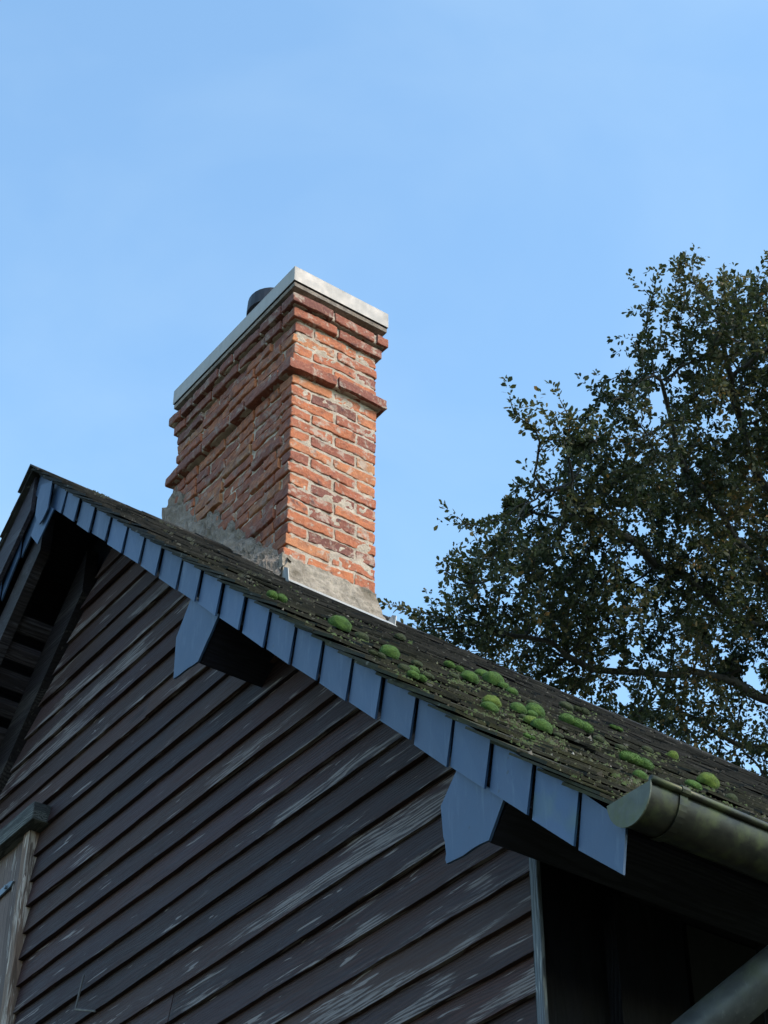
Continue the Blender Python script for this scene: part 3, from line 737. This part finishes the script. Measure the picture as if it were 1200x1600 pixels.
    for (yy, hh, lean) in ((y0-0.022, 0.085, 0.0), (y1+0.055, 0.075, 0.02)):
        xx = x1+0.045
        fl.prism([(xx-0.03, yy, RZ-RS*(xx-0.03)+0.0), (xx+0.030, yy+0.004, RZ-RS*(xx+0.03)+0.0), (xx+0.022, yy+lean, RZ-RS*xx+hh*0.72), (xx-0.010, yy+lean, RZ-RS*xx+hh)], (0, 0.004, 0))
    fl.build('flashing', M_LEAD, ch)
chimney()

# ------------------------------------------------------------------ moss
def moss_mat(name, c1, c2):
    M, nt, B = mat(name); N = NT(nt); o = N.obj(); t = N.attr('tone')
    col = N.mix(N.ramp(N.noise(o, 40, 4, 0.6), [(0.35, 0), (0.65, 1)]), c1, c2)
    col = N.mix(t, col, tuple(min(1, x*1.5) for x in c2))
    N.l(col, B.inputs['Base Color']); B.inputs['Roughness'].default_value = 0.95
    N.bump(B, N.noise(o, 220, 3, 0.7), 0.8, 0.004)
    return M
M_MOSS = moss_mat('green_moss', (0.017,0.044,0.007), (0.048,0.098,0.013))
M_MOSSY = moss_mat('yellow_green_moss', (0.036,0.064,0.008), (0.085,0.125,0.014))
M_MOSSD = moss_mat('dark_moss', (0.013,0.021,0.006), (0.028,0.036,0.011))
RN = Vector((RS, 0, 1)).normalized(); RD = Vector((1, 0, -RS)).normalized()
def moss(px, py, w, h=0.62, material=None, lobes=1, seed=0):
    "one cushion; w is its width in the photograph's pixels"
    p = on_plane(px, py+w*0.12, (RS,0,1), RZ); depth = (p-CAM).dot(_f); r = w*0.5*depth/FPX*1.02
    mr = random.Random(seed*17+3); V = []; F = []; T = []
    cs = [(0, 0, 1.0)] if lobes == 1 else [(mr.uniform(-0.55, 0.55), (k/(lobes-1)-0.5)*1.3, mr.uniform(0.5, 0.72)) for k in range(lobes)]
    bm = bmesh.new()
    for (a, b, s_) in cs:
        g = bmesh.ops.create_icosphere(bm, subdivisions=4, radius=1.0)
        for v in g['verts']:
            n = v.co.normalized(); d = 1 + 0.10*noise.noise(n*1.6+Vector((seed, a*5, b*3))) + 0.03*noise.noise(n*6+Vector((seed, 0, 0))) + 0.03*noise.noise(n*17)
            q = n*d*s_
            v.co = Vector((q.x*1.0 + a, q.y*1.15 + b, q.z*h*1.45 + 0.06))
    bmesh.ops.delete(bm, geom=[v for v in bm.verts if v.co.z < -0.22], context='VERTS')
    bm.verts.index_update(); bm.faces.ensure_lookup_table()
    V = [v.co.copy() for v in bm.verts]; F = [tuple(v.index for v in f.verts) for f in bm.faces]; T = [0.15]*len(F)
    cen = [(f.calc_center_median(), f.normal.copy()) for f in bm.faces if f.calc_center_median().z > 0.0]
    bm.free()
    for c, n in mr.sample(cen, min(len(cen), 1500)):     # short shoots give the fuzzy edge
        side = n.cross(Vector((mr.gauss(0,1), mr.gauss(0,1), mr.gauss(0,1)))).normalized()*0.016
        tip = c + (n + Vector((mr.uniform(-.5,.5), mr.uniform(-.5,.5), mr.uniform(-.2,.5))))*mr.uniform(0.05, 0.10)
        o = len(V); V += [c-side, c+side, tip]; F.append((o, o+1, o+2)); T.append(mr.random())
    me = bpy.data.meshes.new('moss_cushion'); me.from_pydata([tuple(v*r) for v in V], [], F); me.materials.append(material or M_MOSS)
    me.polygons.foreach_set('use_smooth', [True]*len(me.polygons))
    at = me.attributes.new('tone', 'FLOAT', 'FACE'); at.data.foreach_set('value', T)
    ob = bpy.data.objects.new('moss_cushion', me); COL.objects.link(ob)
    ob.matrix_world = Matrix.Translation(p + RN*0.017) @ Matrix((RD, Vector((0,1,0)), RN)).transposed().to_4x4()
    return ob
G = 'moss cushions on the slate slope'
MOSS = [
 (427,937,26,.6,M_MOSS,2,'long green moss cushion on the verge edge just below the front corner of the chimney'),
 (527,981,34,.6,M_MOSS,1,'large round moss cushion close below the middle of the flashing'),
 (562,1001,20,.5,M_MOSSD,1,'small flat dull moss cushion just right of the large one below the flashing'),
 (622,1001,18,.5,M_MOSSD,1,'small brownish moss cushion alone, just right of the chimney foot'),
 (605,1026,30,.6,M_MOSS,1,'bright round moss cushion touching a flatter one, below the chimney foot'),
 (583,1027,24,.4,M_MOSSD,2,'flat olive moss cushion left of the bright one it touches, by the verge'),
 (628,1051,20,.45,M_MOSSD,1,'small dull moss cushion at the left end of the group on the verge edge'),
 (641,1054,20,.5,M_MOSS,1,'small green moss cushion in the middle of the group on the verge edge'),
 (649,1064,28,.5,M_MOSS,2,'spreading moss cushion lowest in the group on the verge edge'),
 (648,1043,18,.4,M_MOSSD,1,'thin dull moss cushion at the top of the group on the verge edge'),
 (665,1062,20,.35,M_MOSSD,1,'thin sprawling moss cushion at the right end of the verge-edge group'),
 (706,1046,26,.5,M_MOSS,2,'pale-topped moss cushion at the left end of the upper row'),
 (706,1062,16,.4,M_MOSSD,1,'small ragged dull moss cushion below the left end of the upper row'),
 (730,1064,28,.55,M_MOSS,1,'round moss cushion second along the upper row, on its own'),
 (750,1058,22,.5,M_MOSS,1,'smaller moss cushion tucked behind the largest of the upper row'),
 (767,1067,32,.62,M_MOSS,1,'largest bright cushion of the upper row of moss'),
 (784,1077,18,.5,M_MOSS,1,'small moss cushion directly after the largest of the upper row'),
 (797,1086,18,.5,M_MOSS,1,'small moss cushion ending the upper row'),
 (764,1104,28,.6,M_MOSSY,1,'pale-topped back cushion of the stacked pair above the verge'),
 (761,1112,26,.5,M_MOSS,1,'front cushion of the stacked pair of moss above the verge'),
 (806,1114,26,.55,M_MOSS,1,'round moss cushion on the left of the big cluster'),
 (830,1105,20,.4,M_MOSSD,1,'dark moss cushion at the top of the big cluster'),
 (831,1117,30,.6,M_MOSS,1,'tall cushion at the back of the big moss cluster'),
 (828,1122,17,.5,M_MOSS,1,'tiny cushion in the middle of the big moss cluster'),
 (816,1128,18,.4,M_MOSSD,1,'small dark cushion under the left of the big moss cluster'),
 (827,1134,26,.5,M_MOSSY,1,'pale cushion at the front left of the big moss cluster'),
 (842,1141,32,.55,M_MOSS,1,'large front cushion at the lower right of the big moss cluster'),
 (822,1158,18,.45,M_MOSS,2,'small frayed moss cushion below the big cluster, near the verge slates'),
 (869,1156,15,.4,M_MOSSD,1,'tiny dull moss cushion right of the big cluster'),
 (882,1108,22,.45,M_MOSSD,1,'dull moss cushion, upper left of the pair high on the slope'),
 (902,1112,24,.5,M_MOSSD,2,'dull moss cushion, lower right of the pair high on the slope'),
 (900,1136,42,.5,M_MOSS,3,'long lumpy moss cushion right of the big cluster'),
 (932,1161,18,.45,M_MOSSD,1,'small moss cushion beside the bare pale patch'),
 (960,1141,22,.35,M_MOSS,2,'flat double moss cushion high on the slope, alone'),
 (984,1189,50,.45,M_MOSS,4,'longest chain-shaped moss cushion, just above the gutter end'),
 (967,1174,18,.4,M_MOSSD,1,'small cushion behind the left end of the longest moss'),
 (1009,1176,18,.4,M_MOSSD,1,'dark small cushion behind the right end of the longest moss'),
 (996,1218,22,.5,M_MOSS,1,'round moss cushion at the gutter end cap'),
 (1048,1186,17,.7,M_MOSSY,1,'small bright yellow-green cushion standing alone above the gutter'),
 (1103,1226,32,.62,M_MOSSY,1,'big yellow-green cushion above the gutter bead'),
 (1080,1232,26,.4,M_MOSS,1,'flat cushion left of the big yellow-green one'),
 (1139,1254,20,.6,M_MOSSD,1,'dark brown-green cushion behind the gutter, farthest right'),
]
for i, (px, py, w, h, mt, lb, lab) in enumerate(MOSS):
    tag(moss(px, py, w, h, mt, lb, i+1), lab, 'moss', G)

def litter():
    "crumbs of lichen, dead moss and oak litter caught on the slates"
    M, nt, B = mat('dry_moss_crumbs'); N = NT(nt); t = N.attr('tone')
    N.l(N.ramp(t, [(0, (0.02,0.016,0.010)), (0.35, (0.045,0.036,0.020)), (0.6, (0.036,0.060,0.012)), (0.85, (0.10,0.085,0.065)), (1, (0.24,0.22,0.20))]), B.inputs['Base Color']); B.inputs['Roughness'].default_value = 0.95
    mb = MB(); r = random.Random(77); n = 0
    while n < 3000:
        px = r.uniform(120, 1230); py = r.uniform(760, 1330)
        p = on_plane(px, py, (RS,0,1), RZ)
        d = (p-CAM).dot(_f)
        if not (XR+0.05 < p.x < XE and YV < p.y < YE and 0 < d < 25): continue
        dens = 0.12 + 0.9*max(0, min(1, (p.x+6.0)/2.4))*max(0.1, 0.5+1.4*noise.noise(p*1.7))
        if p.y > 5.5: dens *= 0.35
        if r.random() > dens: continue
        n += 1; s = r.uniform(0.0025, 0.0065)*(1.6 if r.random() < 0.12 else 1)
        c = p + RN*(0.002+s*0.3); V = []
        for k in range(5):
            a = k*1.2566+r.random(); V.append(c + (RD*math.cos(a) + Vector((0,1,0))*math.sin(a))*s*r.uniform(0.6, 1.5) - RN*s*0.4)
        V += [c + RN*s*r.uniform(0.5, 1.2) + RD*s*r.uniform(-.4,.4)]
        tone = min(1, max(0, r.gauss(0.42, 0.24)))
        mb.add(V, [(k, (k+1) % 5, 5) for k in range(5)], tone)
    for (px, py, w, *_r) in MOSS:                         # thin ragged film of young moss round each cushion
        for k in range(42):
            p = on_plane(px + r.gauss(0, 1)*w*0.62 + 4, py + w*0.15 + r.gauss(0, 1)*w*0.20 + 1.5, (RS,0,1), RZ)
            if not (XR+0.05 < p.x < XE and YV < p.y < YE): continue
            s = r.uniform(0.003, 0.009); c = p + RN*(0.004+s*0.3); V = []
            for q in range(5):
                a = q*1.2566+r.random(); V.append(c + (RD*math.cos(a) + Vector((0,1,0))*math.sin(a))*s*r.uniform(0.7, 1.8) - RN*s*0.5)
            V += [c + RN*s*r.uniform(0.3, 0.9)]
            mb.add(V, [(q, (q+1) % 5, 5) for q in range(5)], r.uniform(0.44, 0.68))
    for k in range(14):                                   # little pale rosettes near the verge, upper part
        x = r.uniform(-6.0, -4.6); y = YV + r.uniform(0.02, 0.45); c = Vector((x, y, RZ-RS*x+0.006)) + RN*0.012
        for q in range(9):
            a = r.uniform(0, 6.28); v = (RD*math.cos(a)+Vector((0,1,0))*math.sin(a)); w = RN
            p = c + v*r.uniform(0.0, 0.018) + RN*0.004
            mb.add([p, p+v*0.012+w*0.006, p+v*0.004+w*0.014+Vector((0,0.004,0))], [(0,1,2)], 0.80)
    tag(mb.build('moss_litter', M), 'crumbs of dry moss and lichen scattered over the slates', 'moss litter', kind='stuff')
litter()

# ------------------------------------------------------------------ the oak behind the roof
def oak():
    r = np.random.RandomState(11)
    px = lambda x, y, d: np.array(CAM + ray(x, y)*d)
    LOBES = [  # px, py, radius px, depth, weight
     (1120,500,75,20,1),(1225,520,110,21,1),(1060,590,75,20,1),(975,640,62,19.5,1),(1170,640,110,21,.8),(890,690,50,19,.8),(820,660,26,18.8,.35),(795,622,14,18.6,.15),
     (875,625,16,19,.2),(1005,545,30,19.6,.3),(1020,470,26,19.8,.3),(1068,425,34,20,.4),(1150,440,34,20,.35),(765,700,22,18.8,.25),(745,712,12,18.8,.1),
     (950,760,95,20,1.2),(850,800,70,19.5,1),(775,850,50,19,.7),(725,815,20,19,.2),(1080,760,110,21,.75),(1220,790,140,22,.6),(800,910,80,20,1),(920,920,110,20.5,1.3),
     (1060,900,110,21,.7),(1190,950,130,22,.45),(740,960,60,20,1),(715,900,36,19.6,.8),(760,1010,50,20.4,.9),(655,975,34,20.2,.5),(618,950,16,20.2,.3),(690,990,40,20.4,.8),(640,1010,30,20.4,.6),(860,1030,90,21,1),(990,1060,90,21.5,.5),(1120,1090,110,22,.32),
     (1010,690,60,19.5,.6),(1320,640,150,22,.45),(1360,860,170,22.5,.45),(1330,1080,150,23,.4),(1480,760,190,23.5,.3),(1250,1200,120,22.5,.3),(1000,1180,90,23,.4),(1560,1000,180,24,.2),(1450,1200,160,24,.2)]
    A = []
    for (x, y, rp, d, w) in LOBES:
        R = rp*d/FPX; n = int(w*760*(R/0.6)**2*0.72)+20; c = px(x, y, d)
        v = r.normal(size=(n,3)); v /= np.linalg.norm(v, axis=1)[:,None]; q = v*R*(r.rand(n,1)**(1/2.2)); q *= 1.0
        A.append(c+q)
    A = np.vstack(A)
    # knock holes: coarse noise removes attractors so the sky shows through
    keep = np.array([noise.noise(Vector(p)*1.5 + Vector((3,1,7))) > -0.26 for p in A]); A = A[keep]
    base = px(1560, 1300, 23.0); bx, by = base[0], base[1]
    nodes = [np.array((bx, by, -0.2))]; par = [-1]
    for k in range(1, 31):
        nodes.append(np.array((bx + 0.25*math.sin(k*0.22) - 0.012*k, by + 0.2*math.sin(k*0.17+1) - 0.008*k, 0.38*k))); par.append(len(nodes)-2)
    # main limbs drawn as guides, then the twigs grow to the attractors
    def limb(start, pts, step=0.3):
        cur = start; p0 = nodes[start]
        for q in pts:
            q = np.array(q); L = np.linalg.norm(q-p0); m_ = max(1, int(L/step))
            for k in range(1, m_+1):
                pt = p0 + (q-p0)*k/m_ + r.normal(size=3)*0.035; nodes.append(pt); par.append(cur); cur = len(nodes)-1
            p0 = q
        return cur
    limb(30, [px(1440,1120,22.8), px(1290,950,22.2), px(1215,820,21.5), px(1185,720,21.2), px(1145,625,21.0), px(1125,540,20.6)])
    limb(27, [px(1400,1180,22.8), px(1230,1100,22.3), px(1080,1045,21.6), px(960,1055,21.0), px(880,1020,20.4)])
    limb(28, [px(1430,1120,23.0), px(1280,1020,22.3), px(1150,960,21.5), px(1060,890,21.0), px(960,830,20.3), px(880,760,19.6)])
    limb(30, [px(1520,1080,23.2), px(1450,900,23.0), px(1400,740,22.6), px(1300,640,22.0)])
    limb(26, [px(1380,1220,23.0), px(1250,1180,22.6), px(1120,1150,22.4), px(1040,1100,22.2)])
    limb(29, [px(1400,1100,22.6), px(1240,960,21.8), px(1120,800,21.0), px(1060,700,20.4), px(1030,600,20.0)])
    nodes = [n for n in nodes]; P = np.array(nodes); 
    near = np.full(len(A), 1e9); nid = np.zeros(len(A), int); alive = np.ones(len(A), bool)
    def upd(start):
        Q = P[start:]
        for s in range(0, len(A), 2000):
            sl = slice(s, s+2000); D = np.linalg.norm(A[sl,None]-Q[None], axis=2); j = D.argmin(1); dm = D[np.arange(len(j)), j]
            b = dm < near[sl]; near[sl] = np.where(b, dm, near[sl]); nid[sl] = np.where(b, j+start, nid[sl])
    upd(0); STEP, KILL = 0.125, 0.130
    for it in range(160):
        alive &= near > KILL
        if not alive.any(): break
        grow = {}
        for a in np.nonzero(alive)[0]:
            i = nid[a]; d = A[a]-P[i]; L = np.linalg.norm(d)
            grow[i] = grow.get(i, np.zeros(3)) + d/L
        if not grow: break
        new = []; st = len(P)
        for i, d in grow.items():
            L = np.linalg.norm(d)
            if L < 0.2: continue
            d = d/L + r.normal(size=3)*0.13; d /= np.linalg.norm(d)
            new.append(P[i]+d*STEP); par.append(i)
        if not new: break
        P = np.vstack([P, np.array(new)]); upd(st)
        if len(P) > 34000: break
    n = len(P); kids = [[] for _ in range(n)]
    for i, p in enumerate(par):
        if p >= 0: kids[p].append(i)
    rad = np.full(n, 0.0055)
    for i in range(n-1, -1, -1):
        if kids[i]: rad[i] = max(0.0055, sum(rad[k]**2.7 for k in kids[i])**(1/2.7))
    # wood: chains of tubes
    wood = MB(); seen = set()
    for i in range(n):
        p = par[i]
        if p < 0 or i in seen: continue
        if kids[p] and i != max(kids[p], key=lambda k: rad[k]) or par[p] < 0:
            ch = [p, i]; seen.add(i); c = i
            while kids[c]:
                c = max(kids[c], key=lambda k: rad[k]); ch.append(c); seen.add(c)
            big = rad[ch[1]]
            wood.tube([P[k] for k in ch], [min(rad[k], rad[ch[1]]) if q == 0 else rad[k] for q, k in enumerate(ch)], 8 if big > 0.04 else (5 if big > 0.015 else 3), 0.5, False)
    M, nt, B = mat('oak_bark'); N = NT(nt); o = N.obj()
    c = N.mix(N.ramp(N.noise(o, 9, 5, 0.6), [(0.4, 0), (0.65, 1)]), (0.020,0.018,0.018), (0.055,0.050,0.042)); N.l(c, B.inputs['Base Color']); B.inputs['Roughness'].default_value = 0.9
    N.bump(B, N.noise(N.mapping(o, (4,4,1)), 20, 5, 0.6), 0.6, 0.02)
    tree = empty('oak_tree', (bx, by, 0.0)); tag(tree, 'dark leafy oak with browning leaves rising behind the roof', 'tree')
    wood.build('trunk', M, tree, smooth=True)
    # leaves on the thin shoots
    tw = np.array([i for i in range(n) if rad[i] < 0.011 and i > 200])
    ctr = np.array([np.mean(A[:,0]), np.mean(A[:,1]), np.mean(A[:,2])])
    P3 = P[tw]; V2 = []; tone = []
    dirs = np.array([P[i]-P[par[i]] for i in tw]); dirs /= (np.linalg.norm(dirs, axis=1)[:,None]+1e-9)
    K = 24
    pos = np.repeat(P3, K, 0); dr = np.repeat(dirs, K, 0); m_ = len(pos)
    tip = np.array([len(kids[i]) == 0 for i in tw]); tipr = np.repeat(tip, K)
    f = r.uniform(-1, 0.55, size=(m_,1)); f = np.where(tipr[:,None], r.uniform(-0.6, 1.9, size=(m_,1)), f)
    side = r.normal(size=(m_,3)); side -= (side*dr).sum(1)[:,None]*dr; side /= np.linalg.norm(side, axis=1)[:,None]
    b0 = pos + dr*STEP*f + side*r.uniform(0.0, 0.030, size=(m_,1))
    ax = dr*r.uniform(0.2, 1.1, size=(m_,1)) + side*r.uniform(0.5, 1.1, size=(m_,1)) + np.array([0,0,-0.12]); ax /= np.linalg.norm(ax, axis=1)[:,None]
    nm = r.normal(size=(m_,3)) + np.array([0,0,1.1]); wd = np.cross(ax, nm); wd /= np.linalg.norm(wd, axis=1)[:,None]; nn = np.cross(wd, ax)
    L = 0.032 + 0.048*r.rand(m_,1)**1.4; W = L*r.uniform(0.22, 0.34, size=(m_,1)); fold = r.uniform(0.0, 0.5, size=(m_,1))*W; curl = r.uniform(-0.15, 0.25, size=(m_,1))*L
    v0 = b0; v1 = b0+ax*L*0.30+wd*W*0.75+nn*fold*0.7; v2 = b0+ax*L*0.68+wd*W+nn*(fold+curl*0.4); v3 = b0+ax*L+nn*curl
    v4 = b0+ax*L*0.68-wd*W+nn*(fold+curl*0.4); v5 = b0+ax*L*0.30-wd*W*0.75+nn*fold*0.7
    V = np.stack([v0,v1,v2,v3,v4,v5], 1).reshape(-1,3)
    i0 = np.arange(m_)*6
    quads = np.stack([np.stack([i0,i0+1,i0+2,i0+3],1), np.stack([i0+3,i0+4,i0+5,i0],1)], 1).reshape(-1)
    me = bpy.data.meshes.new('crown'); me.vertices.add(len(V)); me.vertices.foreach_set('co', V.reshape(-1))
    me.loops.add(len(quads)); me.loops.foreach_set('vertex_index', quads)
    me.polygons.add(m_*2); me.polygons.foreach_set('loop_start', np.arange(m_*2)*4); me.polygons.foreach_set('loop_total', np.full(m_*2, 4))
    clump = np.array([noise.noise(Vector(p)*1.3+Vector((9,2,4))) for p in P3]); clump = np.repeat(clump, K)
    tn = np.clip(0.34 + 0.55*clump + r.normal(size=m_)*0.13 + (r.rand(m_) < 0.05)*0.35, 0, 1)
    at = me.attributes.new('tone', 'FLOAT', 'FACE'); at.data.foreach_set('value', np.repeat(tn, 2))
    me.update(); me.validate()
    M, nt, B = mat('oak_leaf'); N = NT(nt); t = N.attr('tone')
    col = N.ramp(t, [(0, (0.024,0.033,0.022)), (0.3, (0.046,0.057,0.033)), (0.55, (0.088,0.086,0.050)), (0.75, (0.16,0.125,0.065)), (0.9, (0.23,0.12,0.05)), (1, (0.28,0.15,0.07))])
    N.l(col, B.inputs['Base Color']); B.inputs['Roughness'].default_value = 0.65; B.inputs['Specular IOR Level'].default_value = 0.25
    tr = N.n('ShaderNodeBsdfTranslucent'); N.l(N.mix(1.0, col, (0.9,1.0,0.5), 'MULTIPLY'), tr.inputs[0])
    mx = N.n('ShaderNodeMixShader'); mx.inputs[0].default_value = 0.35
    N.l(B.outputs[0], mx.inputs[1]); N.l(tr.outputs[0], mx.inputs[2]); N.l(mx.outputs[0], nt.nodes['Material Output'].inputs[0])
    me.materials.append(M)
    ob = bpy.data.objects.new('crown', me); COL.objects.link(ob); ob.parent = tree; ob.matrix_parent_inverse = tree.matrix_basis.inverted()
    
oak()
